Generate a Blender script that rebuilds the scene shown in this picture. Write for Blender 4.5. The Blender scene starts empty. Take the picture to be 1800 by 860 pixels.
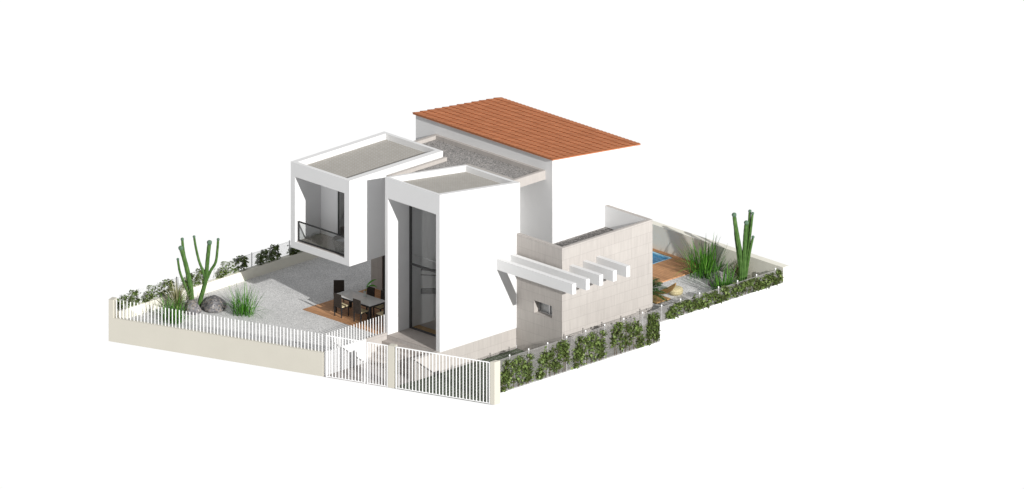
import bpy, bmesh, math, random
from mathutils import Vector, Matrix, noise

# ------------------------------------------------------------------ camera, world, sun, exposure
SC = bpy.context.scene
COL = SC.collection
PXM = 44.0                                   # photo pixels per metre (parallel projection)
AZ, EL = math.radians(45.43), math.asin(0.327)
cr = Vector((math.cos(AZ), math.sin(AZ), 0))
cf = Vector((-math.sin(AZ) * math.cos(EL), math.cos(AZ) * math.cos(EL), -math.sin(EL)))
cu = cr.cross(cf)
cam = bpy.data.cameras.new("camera"); cam.type = 'ORTHO'; cam.ortho_scale = 1800 / PXM
cam.clip_start = 0.1; cam.clip_end = 400
camo = bpy.data.objects.new("camera", cam); COL.objects.link(camo)
camo.location = Vector((0, 0, .87)) + cr * (127 / PXM) + cu * (190 / PXM) - cf * 60
camo.rotation_euler = (math.radians(90) - EL, 0, AZ)
SC.camera = camo

world = bpy.data.worlds.new("World"); SC.world = world; world.use_nodes = True
wn, wl = world.node_tree.nodes, world.node_tree.links
bg = wn["Background"]
tc = wn.new("ShaderNodeTexCoord"); sep = wn.new("ShaderNodeSeparateXYZ")
ramp = wn.new("ShaderNodeValToRGB"); mr = wn.new("ShaderNodeMapRange")
wl.new(tc.outputs["Generated"], sep.inputs[0])
mr.inputs["From Min"].default_value = -1; mr.inputs["From Max"].default_value = 1
wl.new(sep.outputs["Z"], mr.inputs["Value"]); wl.new(mr.outputs["Result"], ramp.inputs["Fac"])
SKY_LOW, SKY_UP = 1.02, 0.52                 # bright white below the horizon, soft pale sky above
e = ramp.color_ramp.elements
e[0].position = 0.342; e[0].color = (SKY_LOW, SKY_LOW, SKY_LOW, 1)
e[1].position = 0.385; e[1].color = (SKY_UP * .985, SKY_UP * .995, SKY_UP * 1.02, 1)
wl.new(ramp.outputs["Color"], bg.inputs["Color"]); bg.inputs["Strength"].default_value = 1.0

SUNDIR = Vector((-1, .21, -.405)).normalized()
sl = bpy.data.lights.new("sun", 'SUN'); sl.energy = 4.9; sl.angle = math.radians(.5); sl.color = (1, .985, .96)
so = bpy.data.objects.new("sun", sl); COL.objects.link(so)
so.rotation_euler = SUNDIR.to_track_quat('-Z', 'Y').to_euler(); so.location = (30, -8, 20)
SC.view_settings.view_transform = 'Standard'; SC.view_settings.look = 'None'
SC.view_settings.exposure = 0.0; SC.view_settings.gamma = 1.0; SC.view_settings.use_curve_mapping = False
SC.render.engine = 'CYCLES'
SC.cycles.max_bounces = 10; SC.cycles.transparent_max_bounces = 24; SC.cycles.diffuse_bounces = 8

# ------------------------------------------------------------------ materials
def new_mat(name):
    m = bpy.data.materials.new(name); m.use_nodes = True
    return m, m.node_tree.nodes, m.node_tree.links, m.node_tree.nodes["Principled BSDF"]
def coord(n, l, kind="Object", scale=(1, 1, 1)):
    t = n.new("ShaderNodeTexCoord"); mp = n.new("ShaderNodeMapping"); mp.inputs["Scale"].default_value = scale
    l.new(t.outputs[kind], mp.inputs[0]); return mp.outputs[0]
def noise_tex(n, l, co, scale, detail=4, rough=.55):
    t = n.new("ShaderNodeTexNoise"); t.inputs["Scale"].default_value = scale
    t.inputs["Detail"].default_value = detail; t.inputs["Roughness"].default_value = rough
    l.new(co, t.inputs["Vector"]); return t
def ramp_node(n, l, fac, stops):
    r = n.new("ShaderNodeValToRGB"); l.new(fac, r.inputs[0])
    els = r.color_ramp.elements
    while len(els) < len(stops): els.new(.5)
    for q, (p, c) in zip(els, stops): q.position = p; q.color = (*c, 1)
    return r.outputs[0]
def mix(n, l, a, b, fac, mode='MIX'):
    x = n.new("ShaderNodeMix"); x.data_type = 'RGBA'; x.blend_type = mode
    for sock, v in ((x.inputs[6], a), (x.inputs[7], b), (x.inputs[0], fac)):
        if isinstance(v, bpy.types.NodeSocket): l.new(v, sock)
        elif isinstance(v, (int, float)): sock.default_value = v
        else: sock.default_value = (*v, 1)
    return x.outputs[2]
def bump(n, l, p, h, strength, dist=.01):
    b = n.new("ShaderNodeBump"); b.inputs["Strength"].default_value = strength; b.inputs["Distance"].default_value = dist
    l.new(h, b.inputs["Height"]); l.new(b.outputs[0], p.inputs["Normal"])
def plain(name, c, rough=.6, var=.06, scale=3, metal=0, bmp=0, bscale=60):
    m, n, l, p = new_mat(name)
    co = coord(n, l)
    t = noise_tex(n, l, co, scale)
    lo = tuple(x * (1 - var) for x in c); hi = tuple(min(1, x * (1 + var)) for x in c)
    l.new(ramp_node(n, l, t.outputs["Fac"], [(.3, lo), (.7, hi)]), p.inputs["Base Color"])
    p.inputs["Roughness"].default_value = rough; p.inputs["Metallic"].default_value = metal
    p.inputs["Specular IOR Level"].default_value = .3
    if bmp: bump(n, l, p, noise_tex(n, l, co, bscale).outputs["Fac"], bmp)
    return m
def brick_mat(name, c1, c2, mortar, w, h, gap, offset=.5, kind="UV", rough=.6, grain=None, grain_amt=.12, bmp=.25, smooth=.1, rot=0):
    m, n, l, p = new_mat(name)
    co = coord(n, l, kind)
    b = n.new("ShaderNodeTexBrick"); b.inputs["Scale"].default_value = 1
    b.inputs["Brick Width"].default_value = w; b.inputs["Row Height"].default_value = h
    b.inputs["Mortar Size"].default_value = gap; b.inputs["Mortar Smooth"].default_value = smooth
    b.offset = offset; b.squash = 1
    b.inputs["Color1"].default_value = (*c1, 1); b.inputs["Color2"].default_value = (*c2, 1)
    b.inputs["Mortar"].default_value = (*mortar, 1); b.inputs["Bias"].default_value = 0
    l.new(co, b.inputs["Vector"])
    c = b.outputs["Color"]
    if grain:
        g = noise_tex(n, l, coord(n, l, kind, grain), 1, 5, .6)
        gr = ramp_node(n, l, g.outputs["Fac"], [(.3, (1 - grain_amt,) * 3), (.7, (1 + grain_amt,) * 3)])
        c = mix(n, l, c, gr, 1.0, 'MULTIPLY')
    l.new(c, p.inputs["Base Color"]); p.inputs["Roughness"].default_value = rough
    p.inputs["Specular IOR Level"].default_value = .3
    inv = n.new("ShaderNodeMath"); inv.operation = 'SUBTRACT'; inv.inputs[0].default_value = 1; l.new(b.outputs["Fac"], inv.inputs[1])
    if bmp: bump(n, l, p, inv.outputs[0], bmp, .006)
    return m
def speckle(name, stops, scale, bmp=.6, rough=.95, big=.12):
    m, n, l, p = new_mat(name)
    co = coord(n, l)
    v = n.new("ShaderNodeTexVoronoi"); v.inputs["Scale"].default_value = scale; l.new(co, v.inputs["Vector"])
    s2 = n.new("ShaderNodeSeparateColor"); l.new(v.outputs["Color"], s2.inputs[0])
    c = ramp_node(n, l, s2.outputs[0], stops)
    g = noise_tex(n, l, co, .9, 3)
    c = mix(n, l, c, ramp_node(n, l, g.outputs["Fac"], [(.3, (1 - big,) * 3), (.7, (1 + big * .6,) * 3)]), 1.0, 'MULTIPLY')
    l.new(c, p.inputs["Base Color"]); p.inputs["Roughness"].default_value = rough
    p.inputs["Specular IOR Level"].default_value = .1
    inv = n.new("ShaderNodeMath"); inv.operation = 'SUBTRACT'; inv.inputs[0].default_value = 1; l.new(v.outputs["Distance"], inv.inputs[1])
    bump(n, l, p, inv.outputs[0], bmp, .012)
    return m
def leaf_mat(name, stops, trans=.25, rough=.5, clump=0):
    m, n, l, p = new_mat(name)
    g = n.new("ShaderNodeNewGeometry")
    c = ramp_node(n, l, g.outputs["Random Per Island"], stops)
    if clump:                                 # whole sprays of darker leaves
        q = noise_tex(n, l, coord(n, l), clump, 2)
        c = mix(n, l, c, ramp_node(n, l, q.outputs["Fac"], [(.36, (.5, .45, .45)), (.48, (1, 1, 1))]), 1.0, 'MULTIPLY')
    l.new(c, p.inputs["Base Color"]); p.inputs["Roughness"].default_value = rough
    p.inputs["Specular IOR Level"].default_value = .3
    t = n.new("ShaderNodeBsdfTranslucent"); l.new(c, t.inputs["Color"])
    mx = n.new("ShaderNodeMixShader"); mx.inputs[0].default_value = trans
    l.new(p.outputs[0], mx.inputs[1]); l.new(t.outputs[0], mx.inputs[2])
    l.new(mx.outputs[0], n["Material Output"].inputs["Surface"])
    return m
def glass_mat(name, tint, gloss=.06, rough=.02, milk=0, milkc=(.8, .8, .8)):
    m, n, l, p = new_mat(name)
    t = n.new("ShaderNodeBsdfTransparent"); t.inputs[0].default_value = (*tint, 1)
    g = n.new("ShaderNodeBsdfGlossy"); g.inputs["Roughness"].default_value = rough
    mx = n.new("ShaderNodeMixShader"); mx.inputs[0].default_value = gloss
    l.new(t.outputs[0], mx.inputs[1]); l.new(g.outputs[0], mx.inputs[2])
    out = mx.outputs[0]
    if milk:
        d = n.new("ShaderNodeBsdfDiffuse"); d.inputs[0].default_value = (*milkc, 1)
        m2 = n.new("ShaderNodeMixShader"); m2.inputs[0].default_value = milk
        l.new(out, m2.inputs[1]); l.new(d.outputs[0], m2.inputs[2]); out = m2.outputs[0]
    l.new(out, n["Material Output"].inputs["Surface"])
    return m

M = {}
M['plaster'] = plain('white_plaster', (.68, .68, .68), .85, .012, 1.2, bmp=.06, bscale=90)
M['shade_lifted_plaster'] = plain('shade_lifted_plaster', (.88, .88, .88), .85, .01, 1.2)  # wall plaster made paler to stand in for light in shaded interiors
M['grey_plaster'] = plain('pale_plaster', (.72, .72, .72), .85, .02, 1.2)
M['beige'] = plain('beige_render', (.51, .488, .425), .9, .02, 1.0, bmp=.08, bscale=80)
M['cream'] = plain('cream_render', (.76, .74, .655), .9, .02, 1.0, bmp=.08, bscale=80)
M['stone'] = brick_mat('stone_cladding', (.43, .402, .377), (.408, .38, .357), (.335, .312, .293), .95, .435, .007, .37,
                       grain=(9, .9, 1), grain_amt=.07, bmp=.2, rough=.7)
M['step'] = plain('step_stone', (.36, .325, .30), .75, .06, 4, bmp=.08)
M['floor_in'] = plain('indoor_floor', (.36, .325, .30), .6, .05, 2)
M['gravel'] = speckle('pale_gravel', [(0, (.36, .36, .355)), (.35, (.51, .51, .505)), (.7, (.63, .625, .62)), (1, (.78, .775, .765))], 44)
M['roof_gravel'] = speckle('roof_gravel', [(0, (.13, .125, .12)), (.4, (.25, .245, .24)), (.75, (.36, .345, .335)), (1, (.5, .47, .44))], 34)
M['dark_gravel'] = speckle('terrace_gravel', [(0, (.10, .095, .09)), (.5, (.2, .19, .185)), (1, (.38, .36, .34))], 22)
M['paver'] = brick_mat('roof_pavers', (.42, .415, .40), (.395, .39, .375), (.31, .275, .225), .13, .13, .017, 0,
                       grain=(3, 3, 3), grain_amt=.05, bmp=.3, rough=.85)
M['wood'] = brick_mat('deck_boards', (.52, .275, .135), (.39, .20, .095), (.16, .085, .045), 1.9, .145, .006, .41,
                      grain=(2.5, 30, 1), grain_amt=.2, bmp=.3, rough=.65)
M['lounge_wood'] = brick_mat('lounger_boards', (.47, .29, .12), (.36, .21, .085), (.16, .10, .03), 3.0, .07, .008, .5,
                             grain=(3, 30, 1), grain_amt=.15, bmp=.3)
M['tile'] = None
m, n, l, p = new_mat('terracotta')
g = n.new("ShaderNodeNewGeometry")
c = ramp_node(n, l, g.outputs["Random Per Island"], [(0, (.40, .147, .066)), (.5, (.43, .16, .072)), (1, (.46, .174, .08))])
t = noise_tex(n, l, coord(n, l), 7)
c = mix(n, l, c, ramp_node(n, l, t.outputs["Fac"], [(.3, (.94, .94, .94)), (.7, (1.04, 1.04, 1.04))]), 1.0, 'MULTIPLY')
l.new(c, p.inputs["Base Color"]); p.inputs["Roughness"].default_value = .8; p.inputs["Specular IOR Level"].default_value = .2
M['tile'] = m
M['white_metal'] = plain('white_metal', (.84, .84, .84), .45, .01)
M['black_metal'] = plain('black_metal', (.025, .025, .026), .45, .1)
M['frame_grey'] = plain('anthracite_frame', (.05, .05, .05), .5, .05)
M['alu'] = plain('aluminium', (.55, .55, .56), .35, .03, metal=.6)
M['post'] = plain('galvanised_post', (.50, .50, .51), .5, .03)
M['mesh_light'] = plain('plastic_coated_mesh', (.62, .63, .62), .6, .02)
M['mesh_dark'] = plain('weathered_mesh', (.33, .32, .31), .7, .05)
M['glass'] = glass_mat('window_glass', (.88, .885, .885), .04)
M['clear_glass'] = glass_mat('balustrade_glass', (.80, .81, .81), .05)
M['table_glass'] = glass_mat('whitened_table_glass', (.86, .88, .88), .06, .1, .46, (.97, .97, .97))  # translucent top; extra white stands in for reflection of bright surroundings
M['vase_glass'] = glass_mat('vase_glass', (.8, .82, .82), .08, .05, .35, (.8, .82, .83))
M['wicker_dark'] = brick_mat('dark_wicker', (.058, .045, .035), (.036, .028, .022), (.010, .005, .005), .05, .018, .003, .5, bmp=.6, rough=.6)
M['cushion'] = plain('cream_cushion', (.62, .53, .33), .9, .06, 12)
M['wicker'] = brick_mat('grey_wicker', (.40, .36, .31), (.30, .27, .23), (.07, .06, .05), .07, .035, .006, .5, bmp=.8, rough=.8)
M['grey_cushion'] = plain('grey_cushion', (.48, .48, .49), .9, .05, 8)
M['pouf'] = brick_mat('woven_straw', (.60, .53, .33), (.50, .43, .25), (.30, .25, .13), .045, .09, .006, .0, bmp=.8, rough=.85)
M['path'] = brick_mat('path_slabs', (.40, .37, .355), (.355, .33, .315), (.24, .22, .21), .4, .4, .006, 0, grain=(4, 4, 4), grain_amt=.06, bmp=.15)
M['concrete'] = plain('concrete', (.36, .36, .35), .9, .08, 3, bmp=.1)
M['pool_tile'] = brick_mat('pool_mosaic', (.16, .50, .72), (.28, .62, .82), (.5, .66, .76), .11, .11, .012, 0, bmp=.1, rough=.3)
M['pool_edge'] = brick_mat('pool_edge_tile', (.14, .20, .55), (.20, .30, .65), (.4, .45, .6), .09, .09, .01, 0, bmp=.1, rough=.3)
M['turf_grid'] = brick_mat('grass_paver_concrete', (.035, .075, .018), (.025, .055, .012), (.22, .22, .21), .25, .125, .024, 0,
                           grain=(22, 22, 22), grain_amt=.4, bmp=.5, rough=.9)  # green and grid darkened to stand in for the fence's solid shadow
M['soil'] = plain('soil', (.10, .075, .05), .95, .2, 8)
M['shrub'] = leaf_mat('shrub_leaves', [(0, (.055, .065, .02)), (.3, (.085, .12, .03)), (.65, (.14, .21, .055)), (1, (.25, .33, .10))], clump=4.5)
M['grass'] = leaf_mat('ornamental_grass', [(0, (.025, .08, .01)), (.5, (.065, .22, .02)), (1, (.17, .40, .05))], .3)
M['yucca'] = leaf_mat('variegated_blades', [(0, (.05, .06, .02)), (.45, (.16, .17, .06)), (.75, (.42, .40, .22)), (1, (.55, .52, .33))], .15)
M['palm'] = leaf_mat('palm_leaflets', [(0, (.008, .03, .006)), (.6, (.02, .07, .012)), (1, (.06, .14, .03))], .15)
M['houseplant'] = leaf_mat('houseplant_leaf', [(0, (.07, .27, .025)), (1, (.13, .40, .04))], .2)
M['bark'] = plain('bark', (.11, .08, .05), .9, .2, 12)
m, n, l, p = new_mat('cactus_skin')
t = noise_tex(n, l, coord(n, l, "Object", (1, 1, .6)), 9, 5, .6)
l.new(ramp_node(n, l, t.outputs["Fac"], [(.28, (.035, .08, .016)), (.55, (.064, .14, .03)), (.8, (.13, .19, .065))]), p.inputs["Base Color"])
p.inputs["Roughness"].default_value = .6; p.inputs["Specular IOR Level"].default_value = .25
bump(n, l, p, noise_tex(n, l, coord(n, l), 40).outputs["Fac"], .4, .01)
M['cactus'] = m
M['cactus_tip'] = plain('cactus_bud', (.085, .15, .095), .8, .35, 30, bmp=.5, bscale=50)
m, n, l, p = new_mat('granite_boulder')
co = coord(n, l)
v = n.new("ShaderNodeTexVoronoi"); v.inputs["Scale"].default_value = 17; l.new(co, v.inputs["Vector"])
s2 = n.new("ShaderNodeSeparateColor"); l.new(v.outputs["Color"], s2.inputs[0])
c = ramp_node(n, l, s2.outputs[0], [(0, (.10, .10, .11)), (.35, (.22, .22, .235)), (.7, (.31, .30, .30)), (.8, (.33, .27, .22)), (1, (.50, .49, .48))])
c2 = ramp_node(n, l, noise_tex(n, l, co, 5, 6).outputs["Fac"], [(.3, (.45, .45, .46)), (.7, (.85, .83, .82))])
l.new(mix(n, l, c, c2, 1.0, 'MULTIPLY'), p.inputs["Base Color"]); p.inputs["Roughness"].default_value = .85
bump(n, l, p, noise_tex(n, l, co, 14, 6).outputs["Fac"], .7, .03)
M['rock'] = m
# pool water: clear tinted sheet with a mirror-like share
m, n, l, p = new_mat('pool_water')
tr = n.new("ShaderNodeBsdfTransparent"); tr.inputs[0].default_value = (.72, .90, .96, 1)
gl = n.new("ShaderNodeBsdfGlossy"); gl.inputs["Roughness"].default_value = .05
bm_ = n.new("ShaderNodeBump"); bm_.inputs["Strength"].default_value = .25; bm_.inputs["Distance"].default_value = .03
l.new(noise_tex(n, l, coord(n, l), 3.5, 3).outputs["Fac"], bm_.inputs["Height"]); l.new(bm_.outputs[0], gl.inputs["Normal"])
mx = n.new("ShaderNodeMixShader"); mx.inputs[0].default_value = .12
l.new(tr.outputs[0], mx.inputs[1]); l.new(gl.outputs[0], mx.inputs[2]); l.new(mx.outputs[0], n["Material Output"].inputs["Surface"])
M['water'] = m

# ------------------------------------------------------------------ mesh helpers
class MB:
    def __init__(s): s.bm = bmesh.new()
    def face(s, vs):
        try: return s.bm.faces.new(vs)
        except ValueError: return None
    def box(s, x0, x1, y0, y1, z0, z1):
        v = [s.bm.verts.new((x, y, z)) for z in (z0, z1) for y in (y0, y1) for x in (x0, x1)]
        for q in ((0, 2, 3, 1), (4, 5, 7, 6), (0, 1, 5, 4), (2, 6, 7, 3), (0, 4, 6, 2), (1, 3, 7, 5)): s.face([v[i] for i in q])
        return s
    def prism(s, poly, lo, hi, axis='z'):
        """poly: list of 2d points; axis z -> (x,y), x -> (y,z), y -> (x,z)"""
        def P(a, b, h): return {'z': (a, b, h), 'x': (h, a, b), 'y': (a, h, b)}[axis]
        A = [s.bm.verts.new(P(a, b, lo)) for a, b in poly]; B = [s.bm.verts.new(P(a, b, hi)) for a, b in poly]
        s.face(A[::-1]); s.face(B); k = len(poly)
        for i in range(k): s.face([A[i], A[(i + 1) % k], B[(i + 1) % k], B[i]])
        return s
    def bar(s, a, b, w, h=None, up=Vector((0, 0, 1))):
        a, b = Vector(a), Vector(b); d = (b - a).normalized(); h = h or w
        if abs(d.dot(up)) > .98: up = Vector((1, 0, 0))
        x = d.cross(up).normalized(); y = x.cross(d)
        A = [s.bm.verts.new(p + x * sx * w / 2 + y * sy * h / 2) for p in (a, b) for sx, sy in ((-1, -1), (1, -1), (1, 1), (-1, 1))]
        for q in ((0, 1, 2, 3), (7, 6, 5, 4), (0, 4, 5, 1), (1, 5, 6, 2), (2, 6, 7, 3), (3, 7, 4, 0)): s.face([A[i] for i in q])
        return s
    def tube(s, pts, rad, n=10, rib=0, ribn=0):
        pts = [Vector(p) for p in pts]
        if not hasattr(rad, '__len__'): rad = [rad] * len(pts)
        rings = []; up = Vector((.37, .93, .05)).normalized()
        for i, p in enumerate(pts):
            d = (pts[min(i + 1, len(pts) - 1)] - pts[max(i - 1, 0)]).normalized()
            x = (up - d * up.dot(d)).normalized(); y = d.cross(x); up = x
            rings.append([s.bm.verts.new(p + (x * math.cos(t) + y * math.sin(t)) * rad[i] * (1 + rib * math.cos(ribn * t)))
                          for t in [2 * math.pi * k / n for k in range(n)]])
        for A, B in zip(rings, rings[1:]):
            for k in range(n): s.face([A[k], A[(k + 1) % n], B[(k + 1) % n], B[k]])
        s.face(rings[0][::-1]); s.face(rings[-1])
        return s
    def lathe(s, prof, n=28, c=(0, 0, 0), wob=None):
        rings = [[s.bm.verts.new((c[0] + r * math.cos(t), c[1] + r * math.sin(t), c[2] + z)) for t in [2 * math.pi * k / n for k in range(n)]] for r, z in prof]
        for A, B in zip(rings, rings[1:]):
            for k in range(n): s.face([A[k], A[(k + 1) % n], B[(k + 1) % n], B[k]])
        s.face(rings[0][::-1]); s.face(rings[-1])
        return s
    def build(s, name, mat, parent=None, bevel=0, smooth=False, loc=None):
        bm = s.bm
        if bevel:
            ed = [e for e in bm.edges if len(e.link_faces) == 2 and e.calc_face_angle(0) > .6]
            bmesh.ops.bevel(bm, geom=ed, offset=bevel, segments=1, affect='EDGES', clamp_overlap=True)
        bmesh.ops.recalc_face_normals(bm, faces=bm.faces[:])
        uv = bm.loops.layers.uv.new("UVMap")
        for f in bm.faces:
            nx, ny, nz = (abs(c) for c in f.normal)
            for lp in f.loops:
                co = lp.vert.co
                lp[uv].uv = (co.x, co.y) if nz >= nx and nz >= ny else ((co.y, co.z) if nx >= ny else (co.x + .31, co.z))
            f.smooth = smooth
        me = bpy.data.meshes.new(name); bm.to_mesh(me); bm.free()
        me.materials.append(mat)
        o = bpy.data.objects.new(name, me); COL.objects.link(o)
        if loc is not None: o.location = loc
        if parent is not None: adopt(o, parent)
        return o
def world_of(o):
    m = Matrix.LocRotScale(o.location, o.rotation_euler, o.scale)
    return world_of(o.parent) @ o.matrix_parent_inverse @ m if o.parent else m
def adopt(o, parent):
    o.parent = parent
    o.matrix_parent_inverse = world_of(parent).inverted()
def tag(o, label=None, cat=None, group=None, kind=None):
    if label: o['label'] = label
    if cat: o['category'] = cat
    if group: o['group'] = group
    if kind: o['kind'] = kind
    return o
def empty(name, label, cat, loc=(0, 0, 0), group=None):
    o = bpy.data.objects.new(name, None); o.empty_display_size = .2; COL.objects.link(o); o.location = loc
    return tag(o, label, cat, group)
def copy_tree(o, parent=None):
    c = o.copy(); COL.objects.link(c)
    if parent: c.parent = parent
    for ch in [k for k in bpy.data.objects if k.parent == o]: copy_tree(ch, c)
    return c
def box(name, mat, parent, *b, bevel=.006): return MB().box(*b).build(name, mat, parent, bevel)

R = random.Random(7)
YARD = .8
FL, FR = Vector((-12.07, -6.68, 0)), Vector((4.28, -1.18, 0))        # street line of the plot
FD = (FR - FL).normalized(); FN = Vector((-FD.y, FD.x, 0))
def front(x): return FL + FD * ((x - FL.x) / FD.x)

# ------------------------------------------------------------------ ground structure
g = MB()
g.prism([(-11.9, -6.45), (-3.12, -3.55), (-3.12, 9.4), (-11.9, 9.4)], 0, YARD)
g.box(-3.12, -.0, 4.6, 9.4, 0, YARD)
g.box(2.6, 4.2, 8.13, 9.4, 0, YARD)
g.box(-11.9, -5.6, 9.4, 15.06, 0, YARD)
g.box(-5.6, -1.76, 9.4, 11.4, 0, YARD)
g.box(-5.6, -1.76, 14.82, 15.06, 0, YARD)
g.box(-1.76, 4.2, 9.4, 15.06, 0, YARD)
tag(g.build('gravel_yard', M['gravel']), kind='structure')
tag(MB().prism([(-3.02, -3.6), (-.1, -2.62), (-.1, -1.0), (-3.02, -1.0)], -.018, .0).build('entrance_path', M['path']), kind='structure')
tag(MB().prism([(-.1, -2.62), (4.2, -1.18), (4.2, 8.2), (0, 8.2), (-.1, 0)], -.02, -.004).build('grass_paving', M['turf_grid']), kind='structure')
d = MB(); d.box(-7.69, -3.12, -.08, 3.73, YARD - .02, YARD + .035)
tag(d.build('dining_deck', M['wood'], bevel=.004), kind='structure')
d = MB()
d.box(-1.76, .0, 9.45, 15.05, YARD - .02, YARD + .05); d.box(-5.6, -1.76, 9.45, 11.4, YARD - .02, YARD + .05)
d.box(-5.6, -1.76, 14.82, 15.05, YARD - .02, YARD + .05); d.box(-7.2, -5.6, 9.45, 15.05, YARD - .02, YARD + .05)
tag(d.build('pool_deck', M['wood'], bevel=.004), kind='structure')
pe = MB()
pe.box(-5.6, -1.76, 11.4, 14.82, -.55, -.5)
pe.box(-5.6, -5.5, 11.4, 14.82, -.5, YARD + .0); pe.box(-1.86, -1.76, 11.4, 14.82, -.5, YARD + .03)
pe.box(-5.5, -1.86, 11.4, 11.5, -.5, YARD + .03); pe.box(-5.5, -1.86, 14.72, 14.82, -.5, YARD + .03)
tag(pe.build('pool_basin', M['pool_tile']), kind='structure')
tag(MB().box(-5.498, -1.862, 11.502, 14.718, YARD - .03, YARD - .02).build('pool_water', M['water']), kind='structure')

# ------------------------------------------------------------------ house
H = empty('modern_house', 'white cubic modern house with stone annex and sloping orange tiled roof', 'house', (-3.5, 4, 0))
W = M['plaster']
# plinth and steps
MB().box(-2.99, -.004, .0, 4.3, 0, .868).build('plinth', M['stone'], H, .004)
fw = MB().box(-.21, -.004, -1.45, -.004, 0, .9).build('stair_flank_wall', M['stone'], H, .006)
for k in range(4):
    z = .87 - .174 * (k + 1)
    MB().box(-2.99, -.215, -.29 * (k + 1), -.29 * k - .002, 0, z).build('step', M['step'], H, .008)
# --- entrance volume
ev = MB().prism([(0, .87), (4.5, .87), (4.5, 6.965), (0, 7.53)], -.21, 0, 'x')
ev.prism([(0, .87), (4.5, .87), (4.5, 6.965), (0, 7.53)], -3.11, -2.96, 'x')
ev.prism([(.001, 6.66), (4.34, 6.46), (4.34, 6.72), (.17, 7.25), (.17, 7.505), (.001, 7.528)], -2.96, -.21, 'x')
ev.box(-2.96, -.21, 4.35, 4.499, .87, 6.964)
MB().box(-2.958, -.212, 3.0, 3.1, .886, 6.45).build('room_wall', M['shade_lifted_plaster'], H)  # paler colour stands in for light behind the entrance glass
evo = ev.build('entrance_volume', W, H, .004)
rp = MB().prism([(.172, 7.252), (4.348, 6.722), (4.348, 6.73), (.172, 7.26)], -2.958, -.212, 'x')
rp.build('roof_paving', M['paver'], H)
MB().box(-2.96, -.21, .0, 4.35, .871, .885).build('entrance_floor', M['step'], H)
MB().box(-2.96, -.21, 1.33, 1.75, .886, .892).build('door_mat', M['lounge_wood'], H)
df = MB()
df.box(-2.955, -2.87, 1.2, 1.27, .89, 6.6); df.box(-.31, -.215, 1.2, 1.3, .89, 6.6)
df.box(-2.86, -.31, 1.2, 1.27, .89, .96); df.box(-2.86, -.31, 1.2, 1.26, 3.58, 3.66)
dfo = df.build('door_frame', M['frame_grey'], H, .005)
MB().box(-2.86, -.31, 1.245, 1.255, .99, 3.56).build('glass_pane', M['glass'], dfo)
MB().box(-2.86, -.31, 1.245, 1.255, 3.67, 6.6).build('glass_pane', M['glass'], dfo)
# staircase behind the glass
st = empty('staircase', None, None, (-1.5, 2.8, .88)); adopt(st, H)
MB().bar((-2.65, 1.55, 2.44), (-1.4, 2.8, 2.44), .1, .22).build('stringer', M['frame_grey'], st)
MB().bar((-2.65, 1.55, 3.35), (-1.4, 2.8, 3.28), .06).bar((-2.65, 1.55, 3.13), (-1.4, 2.8, 3.06), .035).bar((-1.98, 2.22, 2.5), (-1.98, 2.22, 3.3), .04).build('handrail', M['black_metal'], st)
MB().box(-2.9, -.26, 1.42, 1.44, 3.93, 3.955).build('landing_rail', M['alu'], st)

# --- balcony volume (cantilevered)
BX0, BX1, BY0, BY1, BZ0, BZ1 = -7.76, -4.42, -.71, 4.53, 3.59, 7.21
bv = MB()
bv.box(BX0, BX1, BY0, BY1, BZ0, 3.87)
bv.box(BX0, -7.52, BY0, BY1, 3.87, BZ1); bv.box(-4.71, BX1, BY0, BY1, 3.87, BZ1)
bv.box(-7.52, -4.71, BY0, -.54, 6.62, BZ1); bv.box(-7.52, -4.71, -.54, 4.38, 6.62, 6.96); bv.box(-7.52, -4.71, 4.38, BY1, 3.87, BZ1)
bv.build('balcony_volume', W, H)
MB().box(-7.518, -6.58, .75, .9, 3.886, 6.618).build('inner_wall', M['shade_lifted_plaster'], H)  # recess wall lightened in colour in place of missing indoor light
MB().box(-7.518, -4.712, 2.6, 2.7, 3.886, 6.618).build('room_wall', M['shade_lifted_plaster'], H)  # set forward to catch more light, its colour lightened as well
MB().box(-7.518, -4.712, -.538, 4.378, 6.961, 6.97).build('roof_paving', M['paver'], H)
MB().box(-7.52, -4.71, -.63, 4.37, 3.871, 3.885).build('balcony_floor', M['floor_in'], H)
bf = MB()
bf.box(-6.579, -6.545, .78, .82, 3.89, 6.62); bf.box(-6.545, -4.712, .78, .82, 3.89, 3.925); bf.box(-6.545, -4.712, .78, .82, 6.58, 6.62)
bfo = bf.build('balcony_door_frame', M['frame_grey'], H)
MB().box(-6.545, -4.712, .797, .803, 3.925, 6.58).build('glass_pane', M['glass'], bfo)
rl = MB().bar((-7.46, -.56, 4.71), (-4.715, -.56, 4.71), .05).bar((-7.46, -.56, 3.93), (-4.715, -.56, 3.93), .05)
rl.bar((-7.45, -.56, 3.89), (-7.45, -.56, 4.69), .04)
rlo = rl.build('balcony_railing', M['black_metal'], H)
MB().box(-7.43, -4.72, -.565, -.555, 3.955, 4.685).build('glass_pane', M['clear_glass'], rlo)

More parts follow.
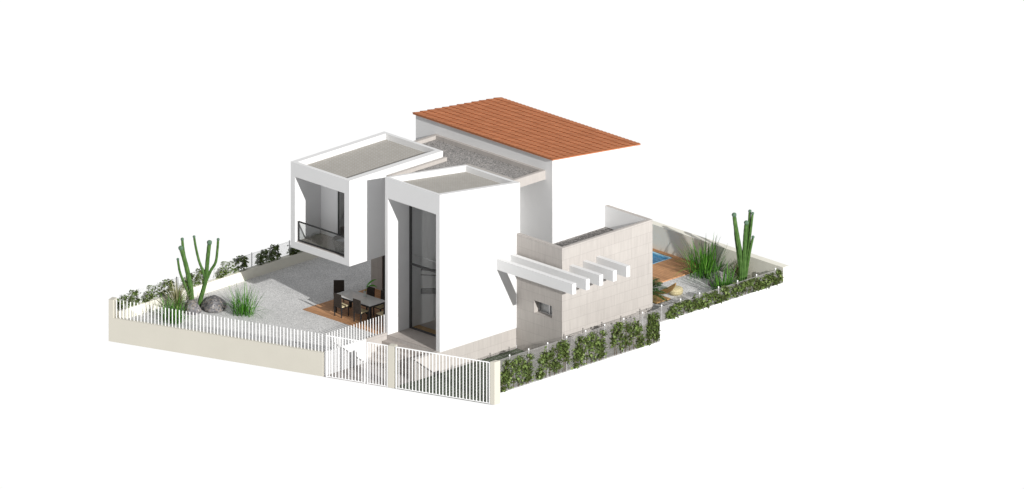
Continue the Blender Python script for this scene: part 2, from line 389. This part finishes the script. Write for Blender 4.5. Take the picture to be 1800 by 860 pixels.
# --- rear volume with tiled roof
RX0, RX1, RY0, RY1 = -7.74, .04, 6.28, 10.98
def rz(y): return 7.575 - (y - 6.16) * .1075
MB().prism([(RY0, YARD), (RY1, YARD), (RY1, rz(RY1) - .02), (RY0, rz(RY0) - .02)], RX0, RX1, 'x').build('rear_volume', W, H, .004)
tx0, tx1, ty0, ty1 = -7.80, .165, 6.15, 11.1
tr_ = MB()
tr_.prism([(ty0 + .02, rz(ty0)), (ty1, rz(ty1)), (ty1, rz(ty1) - .05), (ty0 + .02, rz(ty0) - .05)], tx0, tx1, 'x')
nr, nc = 12, 38
tw, tl = (tx1 - tx0) / nc, (ty1 - ty0) / nr
for i in range(nr):
    for j in range(nc):
        ya, yb = ty0 + i * tl, ty0 + (i + 1) * tl + (.05 if i < nr - 1 else 0)
        za, zb = rz(ya) + .042 + R.uniform(-.003, .003), rz(yb) + .004
        xc = tx0 + (j + .5) * tw; S = 6
        prof = [(-.5 + k / S) * (tw - .006) for k in range(S + 1)]
        ht = [.017 * math.cos(math.pi * x / tw) for x in prof]
        top_a = [tr_.bm.verts.new((xc + x, ya, za + h)) for x, h in zip(prof, ht)]
        top_b = [tr_.bm.verts.new((xc + x, yb, zb + h)) for x, h in zip(prof, ht)]
        bot_a = [tr_.bm.verts.new((xc + x, ya, za - .03)) for x in (prof[0], prof[-1])]
        for k in range(S): tr_.face([top_a[k], top_a[k + 1], top_b[k + 1], top_b[k]])
        tr_.face([bot_a[0], bot_a[1]] + top_a[::-1])
tr_.build('tiled_roof', M['tile'], H)

# --- link roof between the volumes
LZ = 6.97
lk = MB()
lk.prism([(-6.6, 4.535), (-4.36, 4.535), (-4.36, 1.35), (-3.113, 1.35), (-3.113, 4.505), (-.36, 4.505), (-.36, 6.277), (-6.6, 6.277)], 6.58, 6.70)
pw = .15
lk.box(-6.6, -6.6 + pw, 4.54, 6.277, 6.70, LZ)
lk.box(-6.45, -.51, 6.277 - pw, 6.277, 6.70, LZ - .003)
lk.box(-.51, -.36, 4.505, 6.277, 6.70, LZ)
lk.box(-3.11, -.51, 4.505, 4.505 + pw, 6.70, LZ - .003)
lk.box(-4.36, -4.25, 1.35, 4.6, 6.70, LZ)
lk.box(-4.25, -3.113, 1.35, 1.47, 6.70, LZ - .003)
lk.build('link_roof', M['stone'], H)
MB().prism([(-6.44, 4.6), (-4.24, 4.6), (-4.24, 1.48), (-3.12, 1.48), (-3.12, 4.66), (-.52, 4.66), (-.52, 6.12), (-6.44, 6.12)], 6.701, 6.81).build('roof_gravel_layer', M['roof_gravel'], H)
lw = MB(); lw.box(-4.34, -3.115, 1.5, 4.5, YARD, 6.575); lw.box(-6.5, -2.1, 4.56, 6.27, YARD, 6.575)
lw.build('link_wall', M['grey_plaster'], H)
# ground-floor front under the balcony volume
MB().box(-7.70, -7.08, 3.73, 4.05, YARD, 3.588).build('stone_pier', M['stone'], H)
gf = MB().box(-7.075, -7.0, 3.8, 3.88, YARD + .04, 3.585).box(-5.8, -5.72, 3.8, 3.88, YARD + .04, 3.585).box(-4.5, -4.42, 3.8, 3.88, YARD + .04, 3.585)
gf.box(-7.0, -5.8, 3.8, 3.88, YARD + .04, YARD + .12).box(-5.72, -4.5, 3.8, 3.88, YARD + .04, YARD + .12)
gfo = gf.build('patio_door_frame', M['frame_grey'], H)
MB().box(-7.0, -5.8, 3.835, 3.845, YARD + .12, 3.585).build('glass_pane', M['glass'], gfo)
MB().box(-5.72, -4.5, 3.835, 3.845, YARD + .12, 3.585).build('glass_pane', M['glass'], gfo)

# --- stone annex
AX0, AX1, AY0, AY1, AZT = .004, 2.59, 4.31, 9.38, 4.86
wx0, wx1, wz0, wz1 = 1.0, 2.02, 1.76, 2.28
an = MB()
for b in ((AX0, wx0, 0, 3.9), (wx1, AX1, 0, 3.9), (wx0, wx1, 0, wz0), (wx0, wx1, wz1, 3.9)):
    an.box(b[0], b[1], AY0, AY0 + .3, b[2], b[3])
an.box(AX0, AX1, AY0, AY0 + .15, 3.9, AZT)
an.box(AX1 - .15, AX1, AY0 + .15, AY1, 3.9, AZT); an.box(AX1 - .3, AX1, AY0 + .3, AY1, 0, 3.9)
an.box(AX0, AX1 - .15, AY1 - .15, AY1, 3.9, AZT); an.box(AX0, AX1 - .3, AY1 - .3, AY1, 0, 3.9)
an.build('stone_annex', M['stone'], H)
li = MB()
li.box(.045, AX1 - .16, AY1 - .17, AY1 - .152, 3.97, AZT - .015)
li.box(AX1 - .17, AX1 - .152, AY0 + .16, AY1 - .17, 3.97, AZT - .015)
li.box(.045, AX1 - .17, AY0 + .152, AY0 + .17, 3.97, AZT - .015)
li.build('parapet_lining', W, H)
MB().box(.042, AX1 - .152, AY0 + .152, AY1 - .152, 3.85, 3.95).build('terrace_floor', M['dark_gravel'], H)
wf = MB()
wf.bar((wx0 + .02, AY0 + .27, wz0), (wx0 + .02, AY0 + .27, wz1), .04).bar((wx1 - .02, AY0 + .27, wz0), (wx1 - .02, AY0 + .27, wz1), .04)
wf.bar((wx0, AY0 + .27, wz0 + .02), (wx1, AY0 + .27, wz0 + .02), .04).bar((wx0, AY0 + .27, wz1 - .02), (wx1, AY0 + .27, wz1 - .02), .04)
wf.bar((1.62, AY0 + .265, wz0), (1.62, AY0 + .265, wz1), .05)
wfo = wf.build('window_frame', M['alu'], H)
MB().box(wx0 + .03, wx1 - .03, AY0 + .275, AY0 + .285, wz0 + .03, wz1 - .03).build('glass_pane', M['glass'], wfo)
MB().box(wx0 + .02, wx1 - .02, AY0 + .35, AY0 + .36, wz0 - .1, wz1 + .1).build('window_blind', M['grey_plaster'], H)
for k in range(5):
    y = 3.2 + .757 * k
    MB().box(.003 if k < 2 else AX1 + .003, 4.31, y, y + .2, 3.60, 4.05).build('pergola_beam', M['plaster'], H, .005)

# ------------------------------------------------------------------ boundary walls, pillars, railings
fwl = empty('front_wall', 'low beige street wall topped with white vertical bars', 'wall', front(-8))
pA = FL + FD * .2; pB = front(-2.98)
def quad(p, q, t): return [(p.x, p.y), (q.x, q.y), (q.x + FN.x * t, q.y + FN.y * t), (p.x + FN.x * t, p.y + FN.y * t)]
MB().prism(quad(pA, pB, .2), 0, 1.0).build('wall_base', M['beige'], fwl, .008)
BARM = None
def bars(root, p, q, n, z0, z1, w=.029, name='bar'):
    global_first = None
    d = (q - p)
    for k in range(n):
        c = p + d * ((k + .5) / n)
        if global_first is None:
            a = math.atan2(d.y, d.x)
            mbx = MB().box(-w / 2, w / 2, -w / 2, w / 2, 0, z1 - z0)
            bmesh.ops.rotate(mbx.bm, verts=mbx.bm.verts[:], cent=(0, 0, 0), matrix=Matrix.Rotation(a, 3, 'Z'))
            o = mbx.build(name, M['white_metal'], None, .002)
            global_first = o
        else:
            o = global_first.copy(); COL.objects.link(o)
        o.location = (c.x, c.y, z0)
        adopt(o, root)
bars(fwl, pA + FN * .1 + FD * .03, pB + FN * .1, 60, 1.0, 1.77)
lp = MB().prism(quad(FL, pA, .34), 0, 1.77).build('corner_pillar', M['beige'], None, .01)
tag(lp, 'beige corner pillar at the left end of the street wall, beside the cacti corner', 'pillar')
mp0, mp1 = front(.16), front(.43)
# pillars stand where the photo shows them along the street line
def on_line(px): return FL + FD * ((px - 191) / 39.23)
mp0, mp1 = on_line(681.8), on_line(692.2)
tag(MB().prism(quad(mp0, mp1, .3), 0, 1.77).build('gate_pillar', M['beige'], None, .01), 'beige square pillar between the pedestrian gate and wide gate', 'pillar')
rp0, rp1 = on_line(861.2), on_line(868.8)
tag(MB().prism([(rp0.x, rp0.y), (rp1.x, rp1.y), (rp1.x, rp1.y + .32), (rp0.x, rp0.y + .32)], 0, 1.8).build('end_pillar', M['beige'], None, .01),
    'beige pillar at the corner where wide gate meets hedge fence', 'pillar')
def gate(name, label, px0, px1, n, cat, heavy=False):
    a, b = on_line(px0) + FN * .03, on_line(px1) + FN * .03
    r = empty(name, label, cat, (a + b) / 2)
    z = Vector((0, 0, 1))
    MB().bar(a + z * 1.755, b + z * 1.755, .036, .034).build('top_rail', M['white_metal'], r)
    MB().bar(a + z * .03, b + z * .03, .026, .026).build('bottom_rail', M['white_metal'], r)
    for p in (a, b): MB().bar(p + z * .002, p + z * 1.772, .046).build('gate_post', M['white_metal'], r, .003)
    bars(r, a + FD * .05, b - FD * .05, n, .044, 1.738)
    return r
gate('railing_panel', 'fixed white bar panel between the street wall and pedestrian gate', 573, 640, 11, 'railing')
gate('pedestrian_gate', 'narrow white barred gate in front of the entrance steps', 645, 680, 6, 'gate')
gate('vehicle_gate', 'wide white barred gate in front of the grass paving', 695.5, 859.5, 27, 'gate')
# retaining wall beside the steps with bars on top
rw = empty('retaining_wall', 'stone and white retaining wall beside the entrance steps, bars on top', 'wall', (-3.05, -2, 0))
MB().box(-3.12, -3.0, -3.5, -1.17, 0, .985).build('plastered_section', M['plaster'], rw, .004)
MB().box(-3.12, -3.0, -1.168, -.004, 0, .985).build('stone_section', M['stone'], rw, .004)
bars(rw, Vector((-3.06, -3.42, 0)), Vector((-3.06, -.03, 0)), 22, .985, 1.745)
# side and back walls
lwall = MB().box(-12.07, -11.87, -6.3, 15.06, 0, 1.21).build('side_wall', M['cream'], None, .008)
tag(lwall, 'low beige wall along the gravel garden, hedge and wire fence above', 'wall')
bw = MB().box(-12.07, 4.27, 15.06, 15.38, 0, 1.86).build('back_wall', M['cream'], None, .008)
tag(bw, 'tall beige boundary wall behind the pool and grasses', 'wall')
kw = MB().box(4.16, 4.28, -.82, 8.13, 0, .41).box(4.16, 4.28, 8.13, 15.055, 0, 1.22).build('fence_kerb_wall', M['plaster'], None, .006)
tag(kw, 'stepped low beige kerb wall under the hedge fence', 'wall')
tag(MB().box(2.595, 4.158, 8.02, 8.128, -.003, .9).build('terrace_step_wall', M['beige'], None, .006), 'short cross wall holding the rear garden above grass paving', 'wall')

# ------------------------------------------------------------------ wire fences
def wire_fence(name, label, x, segs, mat, pitch, wr, postmat, cap, px_step=1.068, ystart=0):
    r = empty(name, label, 'fence', (x, segs[0][0], segs[0][2]))
    mb = MB()
    for (y0, y1, z0, z1) in segs:
        L, h = y1 - y0, z1 - z0
        for sgn in (1, -1):
            t = -h
            while t < L:
                a, b = max(t, 0), min(t + h, L)
                za, zb = (a - t), (b - t)
                if sgn < 0: za, zb = h - za, h - zb
                if b - a > .01: mb.bar((x + sgn * wr * .5, y0 + a, z0 + za), (x + sgn * wr * .5, y0 + b, z0 + zb), wr)
                t += pitch
        mb.bar((x, y0, z1), (x, y1, z1), wr * 1.4)
    mb.build('wire_mesh', mat, r)
    y = segs[0][0] + ystart
    while y < segs[-1][1]:
        s = [q for q in segs if q[0] <= y <= q[1] + 1e-3][0]
        po = MB().tube([(x - .025, y, s[2]), (x - .025, y, s[3] + .03)], .021, 8).build('fence_post', postmat, r, smooth=False)
        if cap: MB().lathe([(.028, 0), (.03, .035), (.018, .055), (.004, .06)], 8, (x - .025, y, s[3] + .03)).build('post_cap', M['white_metal'], po)
        y += px_step
    return r
wire_fence('mesh_fence', 'dark wire mesh fence with white capped posts on the stepped kerb wall', 4.185,
           [(-.80, 8.13, .41, 1.77), (8.14, 15.05, 1.22, 1.81)], M['mesh_dark'], .056, .0066, M['post'], True, 1.065, .62)
wire_fence('mesh_fence', 'pale wire mesh fence along the top of the gravel garden wall', -11.98,
           [(-6.2, 15.0, 1.21, 1.80)], M['mesh_light'], .07, .005, M['post'], False, 1.055, .1)

# ------------------------------------------------------------------ shrubs
def leaf(mb, p, d, up, L, Wd, bend=.25):
    d = d.normalized(); s = d.cross(up)
    if s.length < .05: s = d.cross(Vector((.3, .9, .2)))
    s.normalize(); nn = s.cross(d)
    pts = [(0, 0), (.35, .5), (.75, .36), (1, 0), (.75, -.36), (.35, -.5)]
    vs = [mb.bm.verts.new(p + d * (a * L) + s * (b * Wd) + nn * (-bend * L * a * a + abs(b) * Wd * .3)) for a, b in pts]
    mb.face(vs)
def make_shrub(seed, h, label, group):
    rr = random.Random(seed)
    r = empty('hedge_shrub', label, 'shrub', (0, 0, 0), group)
    st, lf = MB(), MB()
    cols = [(-.66, .82), (-.46, .92), (-.2, .84), (.08, .92), (.34, .97), (.6, 1.0), (.72, .92), (-.76, .62)]
    for y, k in cols:
        top = h * k
        pts = [(rr.uniform(-.02, .02), y * .9, 0)]
        for q in (.33, .66, 1): pts.append((rr.uniform(-.05, .05), y + rr.uniform(-.06, .06), top * q))
        st.tube(pts, [.012, .01, .007, .003], 5)
        dens = int((112 * h / 1.4 + 24) * rr.uniform(.8, 1.2))
        cl = [(rr.uniform(.12, 1), rr.uniform(-.09, .09)) for _ in range(7)]
        for _ in range(dens):
            cz, cy = rr.choice(cl)
            t = min(1.0, max(.11, cz + rr.gauss(0, .075)))
            p = Vector((rr.gauss(0, .055), y + cy + rr.gauss(0, .075), top * t))
            dd = Vector((rr.uniform(-.7, 1), rr.uniform(-1, 1), rr.uniform(-.8, .6)))
            leaf(lf, p, dd, Vector((rr.uniform(-.4, .4), rr.uniform(-.4, .4), 1)), rr.uniform(.09, .15), rr.uniform(.07, .12))
    st.build('stem', M['bark'], r); lf.build('foliage', M['shrub'], r)
    return r
GR, GLf = 'shrubs of the hedge along the kerb fence', 'shrubs of the hedge above the gravel garden wall'
words = ['nearest the end pillar', 'second from the end pillar', 'below the small window, third from the end pillar', 'fourth from the end pillar, by the stone annex corner',
         'at the step of the kerb wall']
protos = [make_shrub(s, 1.36, 'tall leafy hedge shrub behind the mesh fence', GR) for s in (3, 11)]
ys = [.16, 2.2, 4.25, 6.32, 7.78]
for i, y in enumerate(ys):
    o = protos[i] if i < 2 else copy_tree(protos[i % 2])
    o.location = (4.225, y, .4); o['label'] = 'tall leafy hedge shrub %s' % words[i]
    o.rotation_euler.z = math.pi if i == 3 else 0
    if i == 4: o.scale.y = .36
lows = [make_shrub(s, .62, 'low leafy hedge shrub', GR) for s in (21, 5)]
lw_words = ['just beyond the kerb wall step', 'in front of the straw pouf', 'before the grass clump closest to the hedge fence', 'at the far end post beside the tall back wall']
for i, y in enumerate([9.55, 11.3, 13.15, 14.55]):
    o = lows[i] if i < 2 else copy_tree(lows[i % 2])
    o.location = (4.225, y - .1, 1.21); o['label'] = 'low hedge shrub %s' % lw_words[i]
    if i == 3: o.scale = (1, .62, .95)
    if i == 2: o.rotation_euler.z = math.pi
lft = [make_shrub(s, .6, 'leafy hedge shrub', GLf) for s in (31, 8)]
ll = ['beside the corner pillar', 'left of the tall cactus', 'behind the tall cactus', 'right of the tall cactus', 'next to the white balcony box', 'half hidden by the white balcony box']
for i, px in enumerate([224, 278, 341, 408, 472, 537]):
    y = (px - 773 + 30.88 * 12.02) / 31.35
    o = lft[i] if i < 2 else copy_tree(lft[i % 2])
    o.location = (-12.03, y, 1.21); o['label'] = 'leafy hedge shrub on the garden wall, %s' % ll[i]
    if i == 0: o.scale.y = .68

# ------------------------------------------------------------------ cacti
def spline(pts, n=14):
    P = [Vector(p) for p in pts]; P = [P[0] * 2 - P[1]] + P + [P[-1] * 2 - P[-2]]; out = []
    for i in range(1, len(P) - 2):
        for k in range(n):
            t = k / n; a, b, c, d = P[i - 1], P[i], P[i + 1], P[i + 2]
            out.append(.5 * ((2 * b) + (c - a) * t + (2 * a - 5 * b + 4 * c - d) * t * t + (3 * b - a - 3 * c + d) * t ** 3))
    out.append(P[-2]); return out
def cactus(label, loc, arms):
    """arms: (name, [(side offset m, depth offset m, height m)...], r0, r1)"""
    r = empty('columnar_cactus', label, 'cactus', loc)
    L = Vector(loc); depth = Vector((-cr.y, cr.x, 0))
    for k, (nm, pts, r0, r1) in enumerate(arms):
        w = spline([L + cr * a + depth * b + Vector((0, 0, c)) for a, b, c in pts], 8)
        nn = len(w)
        rad = [(r0 + (r1 - r0) * (i / (nn - 1))) * (1 + .035 * math.sin(i * 1.9 + k)) for i in range(nn)]
        end = w[-1]; dirv = (w[-1] - w[-2]).normalized()
        b = MB().tube(w, rad, 28, .11, 7).build(nm, M['cactus'], r, smooth=True)
        tip = [end - dirv * r1 * .9, end - dirv * r1 * .2, end + dirv * r1 * .6, end + dirv * r1 * 1.2, end + dirv * r1 * 1.5]
        MB().tube(tip, [r1 * 1.0, r1 * 1.3, r1 * 1.3, r1 * .9, r1 * .25], 24, .09, 7).build('bud', M['cactus_tip'], b, smooth=True)
    return r
def px2(pxs, bx, by, db=0.0):
    """photo offsets of an arm (pixels) -> side / height in metres at the plant's own distance"""
    return [((x - bx) / 44.0, db * i / max(1, len(pxs) - 1), (by - y) / 41.58) for i, (x, y) in enumerate(pxs)]
bx, by = 337, 541
cactus('dark green columnar cactus with three upright stems, leftmost behind the boulders', (-11.02, -3.05, YARD), [
    ('trunk', px2([(337, 541), (335.5, 510), (330, 480), (324, 456), (318, 437)], bx, by), .105, .075),
    ('arm', px2([(331, 490), (326, 462), (322, 440), (320.3, 423)], bx, by, .12), .06, .05),
    ('arm', px2([(334, 524), (325.5, 503), (316.8, 480), (314, 466), (312.6, 455)], bx, by, -.1), .05, .042)])
bx, by = 346, 537
cactus('dark green columnar cactus forking into three stems, behind the larger boulder', (-10.9, -2.75, YARD), [
    ('trunk', px2([(346, 537), (349, 522), (354, 505), (358, 487), (361, 453), (364, 425)], bx, by), .085, .075),
    ('arm', px2([(356.5, 488), (352, 474), (345.5, 457), (340, 434), (337, 416)], bx, by, .1), .055, .042),
    ('arm', px2([(359, 491), (366, 474), (375, 458), (378, 436), (379.3, 418)], bx, by, -.1), .055, .045)])
bx, by = 1309, 505
cactus('tall green columnar cactus with many stems beside the tall back wall', (2.68, 14.37, YARD), [
    ('trunk', px2([(1307, 505), (1306.5, 480), (1305.5, 455), (1300.5, 425), (1296, 398), (1293.4, 378)], bx, by), .12, .07),
    ('arm', px2([(1303, 470), (1299, 440), (1295.5, 415), (1294.6, 395)], bx, by, .12), .055, .04),
    ('arm', px2([(1310, 500), (1311, 470), (1311.5, 440), (1313, 410), (1314.8, 390)], bx, by, -.12), .085, .07),
    ('arm', px2([(1311, 490), (1314, 450), (1318.5, 410), (1321, 374)], bx, by, .18), .065, .05),
    ('arm', px2([(1312, 480), (1318, 440), (1322.5, 405), (1325.8, 376)], bx, by, .05), .055, .045),
    ('arm', px2([(1313, 492), (1317, 465), (1322, 437), (1326.5, 416)], bx, by, -.05), .06, .045)])

# ------------------------------------------------------------------ rocks
def rock(label, loc, sx, sy, sz, seed):
    mb = MB(); bmesh.ops.create_icosphere(mb.bm, subdivisions=5, radius=1)
    for v in mb.bm.verts:
        p = v.co.copy(); d = noise.fractal(p * 1.1 + Vector((seed, 0, 3)), 1, 2, 4) * .22 + noise.noise(p * 6 + Vector((0, seed, 0))) * .02
        q = p * (1 + d)
        for ax in (Vector((.7, .3, .6)), Vector((-.5, .7, .5)), Vector((.1, -.8, .6)), Vector((-.8, -.4, .4))):
            ax = ax.normalized(); t = q.dot(ax)
            if t > .78: q -= ax * (t - .78) * .7
        v.co = (q.x * sx, q.y * sy, max(q.z, -.35) * sz)
    o = mb.build('boulder', M['rock'], None, smooth=True)
    o.location = loc; o.rotation_euler.z = seed
    return tag(o, label, 'boulder')
rock('smaller grey granite boulder at the foot of the left cacti', (-10.62, -3.42, YARD + .11), .36, .36, .40, .6)
rock('larger grey granite boulder right of the left cacti', (-10.38, -2.42, YARD + .14), .72, .50, .34, 2.35)
rock('grey granite boulder beside the big grass clump by the back wall', (1.75, 13.95, YARD + .1), .42, .38, .42, 4.4)
rock('low grey granite boulder in front of the multi-stemmed cactus', (2.85, 13.9, YARD + .06), .42, .3, .3, 1.4)

# ------------------------------------------------------------------ grasses, yucca, palm
def blade(mb, base, az, length, lean, curl, w, nseg=7):
    d = Vector((math.cos(az), math.sin(az), 0)); s = Vector((-d.y, d.x, 0))
    p = Vector(base); ang = lean; prev = None
    for i in range(nseg + 1):
        t = i / nseg; ww = w * (1 - t) ** .6 * (.6 + .4 * min(1, t * 4)) + .0008
        a, b, c = mb.bm.verts.new(p - s * ww), mb.bm.verts.new(p + d * ww * .35 - Vector((0, 0, ww * .5))), mb.bm.verts.new(p + s * ww)
        if prev: mb.face([prev[0], prev[1], b, a]); mb.face([prev[1], prev[2], c, b])
        prev = (a, b, c)
        ang += curl / nseg
        p = p + (d * math.sin(ang) + Vector((0, 0, 1)) * math.cos(ang)) * (length / nseg)
def grass_clump(label, loc, n, rad, lmin, lmax, seed, w=.011, droop=.12):
    rr = random.Random(seed); mb = MB()
    for _ in range(n):
        q = rr.random() ** .6 * rad; a = rr.uniform(0, 6.283)
        az = a + rr.gauss(0, .6); L = rr.uniform(lmin, lmax)
        dr = rr.random() < droop
        blade(mb, (math.cos(a) * q, math.sin(a) * q, 0), az, L, rr.uniform(.0, .35) * (.4 + q / rad) + (.25 if dr else 0),
              rr.uniform(.05, .55) if not dr else rr.uniform(1.3, 2.1), w * rr.uniform(.7, 1.3))
    o = mb.build('ornamental_grass', M['grass'], None); o.location = loc
    return tag(o, label, 'grass clump')
grass_clump('bright green ornamental grass clump right of the boulders on pale gravel', (-8.98, -2.15, YARD), 120, .45, .7, 1.4, 5, .017)
grass_clump('dense green grass clump behind the white bars at the left', (-10.35, -4.75, YARD), 130, .42, .55, 1.2, 6, .018)
grass_clump('tall green grass clump against the tall back wall beside the pool deck', (.55, 14.3, YARD), 160, .6, .9, 1.75, 7, .02)
grass_clump('green grass clump close behind the hedge fence, near the multi-stemmed cactus', (2.75, 13.2, YARD), 100, .42, .7, 1.4, 8, .018)
def yucca(label, loc, n, L, seed):
    rr = random.Random(seed); mb = MB()
    for k in range(n):
        az = k * 2.39996; el = (k / n)
        blade(mb, (math.cos(az) * .05, math.sin(az) * .05, .12 + .25 * (1 - el)), az, L * rr.uniform(.8, 1.1), .1 + el * 1.3, .15, .014, 4)
    mb.tube([(0, 0, 0), (0, 0, .3)], [.07, .05], 8)
    o = mb.build('yucca', M['yucca'], None); o.location = loc
    return tag(o, label, 'yucca')
yucca('cream striped spiky yucca left of the cacti', (-11.15, -3.75, YARD), 150, .95, 3)
yucca('cream striped spiky yucca by the back wall, left of the multi-stemmed cactus', (2.1, 14.7, YARD), 130, .72, 4)
def palm(label, loc, n, L, seed):
    r = empty('cycad_palm', label, 'palm', loc); rr = random.Random(seed)
    mb = MB(); lo = Vector(loc)
    for k in range(n):
        az = k * 2.39996 + rr.uniform(-.2, .2); t = k / n
        d = Vector((math.cos(az), math.sin(az), 0)); s = Vector((-d.y, d.x, 0))
        p = Vector((0, 0, .45)); ang = .15 + t * 1.25; LL = L * rr.uniform(.85, 1.1); ns = 16
        pts = []
        for i in range(ns + 1):
            pts.append(p.copy()); ang += .9 / ns
            tdir = d * math.sin(ang) + Vector((0, 0, math.cos(ang))); p = p + tdir * (LL / ns)
            if i > 2:
                for sg in (-1, 1):
                    ll = .26 * math.sin(math.pi * min(1, (i + 1) / (ns + 2))) + .04
                    leaf(mb, lo + p, s * sg + tdir * .6 + Vector((0, 0, .12)), Vector((0, 0, 1)), ll, .032, .15)
        mb.tube([lo + q for q in pts], [.008] * (ns + 1), 4)
    mb.build('crown', M['palm'], r)
    MB().tube([lo, lo + Vector((.01, 0, .25)), lo + Vector((0, 0, .5))], [.13, .12, .08], 10).build('trunk', M['bark'], r)
palm('dark green feathery palm at the rear corner of the stone annex', (1.35, 10.25, YARD), 30, .78, 2)

# ------------------------------------------------------------------ dining set
DZ = YARD + .036
T = empty('dining_table', 'dark framed dining table with translucent glass top on the wooden deck', 'table', (-5.53, 1.0, DZ))
X0, X1, Y0, Y1 = -6.57, -4.5, .52, 1.46
tf = MB()
for a in ((X0, X1, Y0, Y0 + .05), (X0, X1, Y1 - .05, Y1), (X0, X0 + .05, Y0 + .05, Y1 - .05), (X1 - .05, X1, Y0 + .05, Y1 - .05)):
    tf.box(*a, DZ + .67, DZ + .738)
tf.build('table_frame', M['black_metal'], T)
MB().box(X0 + .002, X1 - .002, Y0 + .002, Y1 - .002, DZ + .74, DZ + .752).build('tabletop', M['table_glass'], T)
for x in (X0, X1 - .09):
    for y in (Y0, Y1 - .09):
        MB().box(x + .003, x + .093, y + .003, y + .093, DZ, DZ + .668).build('leg', M['black_metal'], T, .004)
def make_chair():
    r = empty('dining_chair', 'dark wicker dining chair', 'chair', (0, 0, 0), 'chairs around the glass dining table')
    # faces +Y, back at y = -.2
    MB().box(-.2, .2, -.17, .22, .425, .465).build('seat', M['cushion'], r, .012)
    MB().box(-.205, .205, -.175, .225, .385, .423).build('seat_frame', M['black_metal'], r)
    MB().prism([(-.21, .42), (-.177, .42), (-.215, .99), (-.248, .99)], -.21, .21, 'x').build('backrest', M['wicker_dark'], r, .006)
    for x in (-.19, .19):
        for y in (-.19, .205): MB().box(x - .017, x + .017, y - .017, y + .017, 0, .384 if y > 0 else .418).build('leg', M['black_metal'], r)
    return r
ch = make_chair()
spots = [(-6.02, .42, 0, 'with whole cream seat showing, near the deck edge'),
         (-4.98, .48, 0, 'with its back to the garden, at the middle of the near table side'),
         (-5.67, 1.50, math.pi, 'behind the potted leaf plant at the far table side'),
         (-4.88, 1.50, math.pi, 'at the far table side next to the white entrance wall'),
         (-4.12, .92, math.pi / 2, 'at the table end beside the white entrance wall'),
         (-6.88, 1.12, math.radians(-135 + 0), 'turned askew at the far left table corner')]
for i, (x, y, a, t) in enumerate(spots):
    o = ch if i == 0 else copy_tree(ch)
    o.location = (x, y, DZ); o.rotation_euler.z = a; o['label'] = 'dark chair %s' % t
    if i == 5: o.scale = (1.02, 1.02, 1.06)
V = empty('potted_plant', 'glass vase with two arching green leaves on the dining table', 'plant', (-5.45, 1.17, DZ + .753))
vl = Vector(V.location)
MB().lathe([(.05, 0), (.062, .02), (.055, .12), (.06, .25)], 16, vl).build('vase', M['vase_glass'], V, smooth=True)
sm = MB(); lm = MB()
for (a, h, Lf) in ((.15, .40, .56), (-.2, .36, .50)):
    dd = cr * math.cos(a) + Vector((-cr.y, cr.x, 0)) * math.sin(a)
    sm.tube([vl + Vector((0, 0, .02)), vl + Vector((0, 0, h * .6)) + dd * .01, vl + Vector((0, 0, h)) + dd * .06], [.009, .008, .005], 6)
    p = vl + Vector((0, 0, h)) + dd * .05; s = dd.cross(Vector((0, 0, 1))).normalized(); prev = None
    ang = .62 if a > 0 else .8
    for i in range(9):
        t = i / 8; w = .11 * math.sin(math.pi * min(1, t * .93 + .07)) + .002
        row = [lm.bm.verts.new(p - s * w + Vector((0, 0, .3 * w))), lm.bm.verts.new(p), lm.bm.verts.new(p + s * w + Vector((0, 0, .3 * w)))]
        if prev: lm.face([prev[0], prev[1], row[1], row[0]]); lm.face([prev[1], prev[2], row[2], row[1]])
        prev = row; p = p + (dd * math.sin(ang) + Vector((0, 0, math.cos(ang)))) * (Lf / 8); ang += (.09 if a > .1 else .17)
sm.build('stem', M['houseplant'], V); lm.build('foliage', M['houseplant'], V)

# ------------------------------------------------------------------ balcony basket, lounger, pouf
B = empty('wicker_tub_chair', 'round grey wicker tub chair with pale cushion on the balcony', 'chair', (-5.4, -.04, 3.886))
bl = Vector(B.location)
tub = MB().lathe([(.30, 0), (.36, .05), (.43, .25), (.47, .45), (.46, .50), (.43, .50), (.39, .30), (.34, .24)], 36, bl)
tub.build('basket', M['wicker'], B, smooth=True)
MB().lathe([(.30, .245), (.385, .26), (.40, .33), (.36, .37), (.1, .385)], 30, bl).build('cushion', M['grey_cushion'], B, smooth=True)
Lg = empty('wooden_lounger', 'slatted wooden lounger with curved raised board beside the straw pouf', 'lounger', (1.3, 10.8, YARD))
lb = MB(); lb.box(.35, 1.77, 10.43, 11.2, YARD + .03, YARD + .085)
lb.build('base_board', M['lounge_wood'], Lg, .008)
top = [(.75, 1.02 - .12), (1.05, 1.02), (1.35, 1.16), (1.7, 1.36), (2.08, 1.62)]
bot = [(2.06, 1.50), (1.85, 1.22), (1.55, 1.02), (1.2, .92), (.75, .886)]
MB().prism(top + bot, 11.16, 11.22, 'y').build('raised_board', M['lounge_wood'], Lg, .006)
P = MB().lathe([(.16, 0), (.26, .03), (.295, .11), (.30, .17), (.28, .26), (.22, .30), (.08, .315)], 40)
po = P.build('straw_pouf', M['pouf'], None, smooth=True); po.location = (1.4, 11.85, YARD + .002)
tag(po, 'round woven straw pouf on pale gravel beside the wooden lounger', 'pouf')
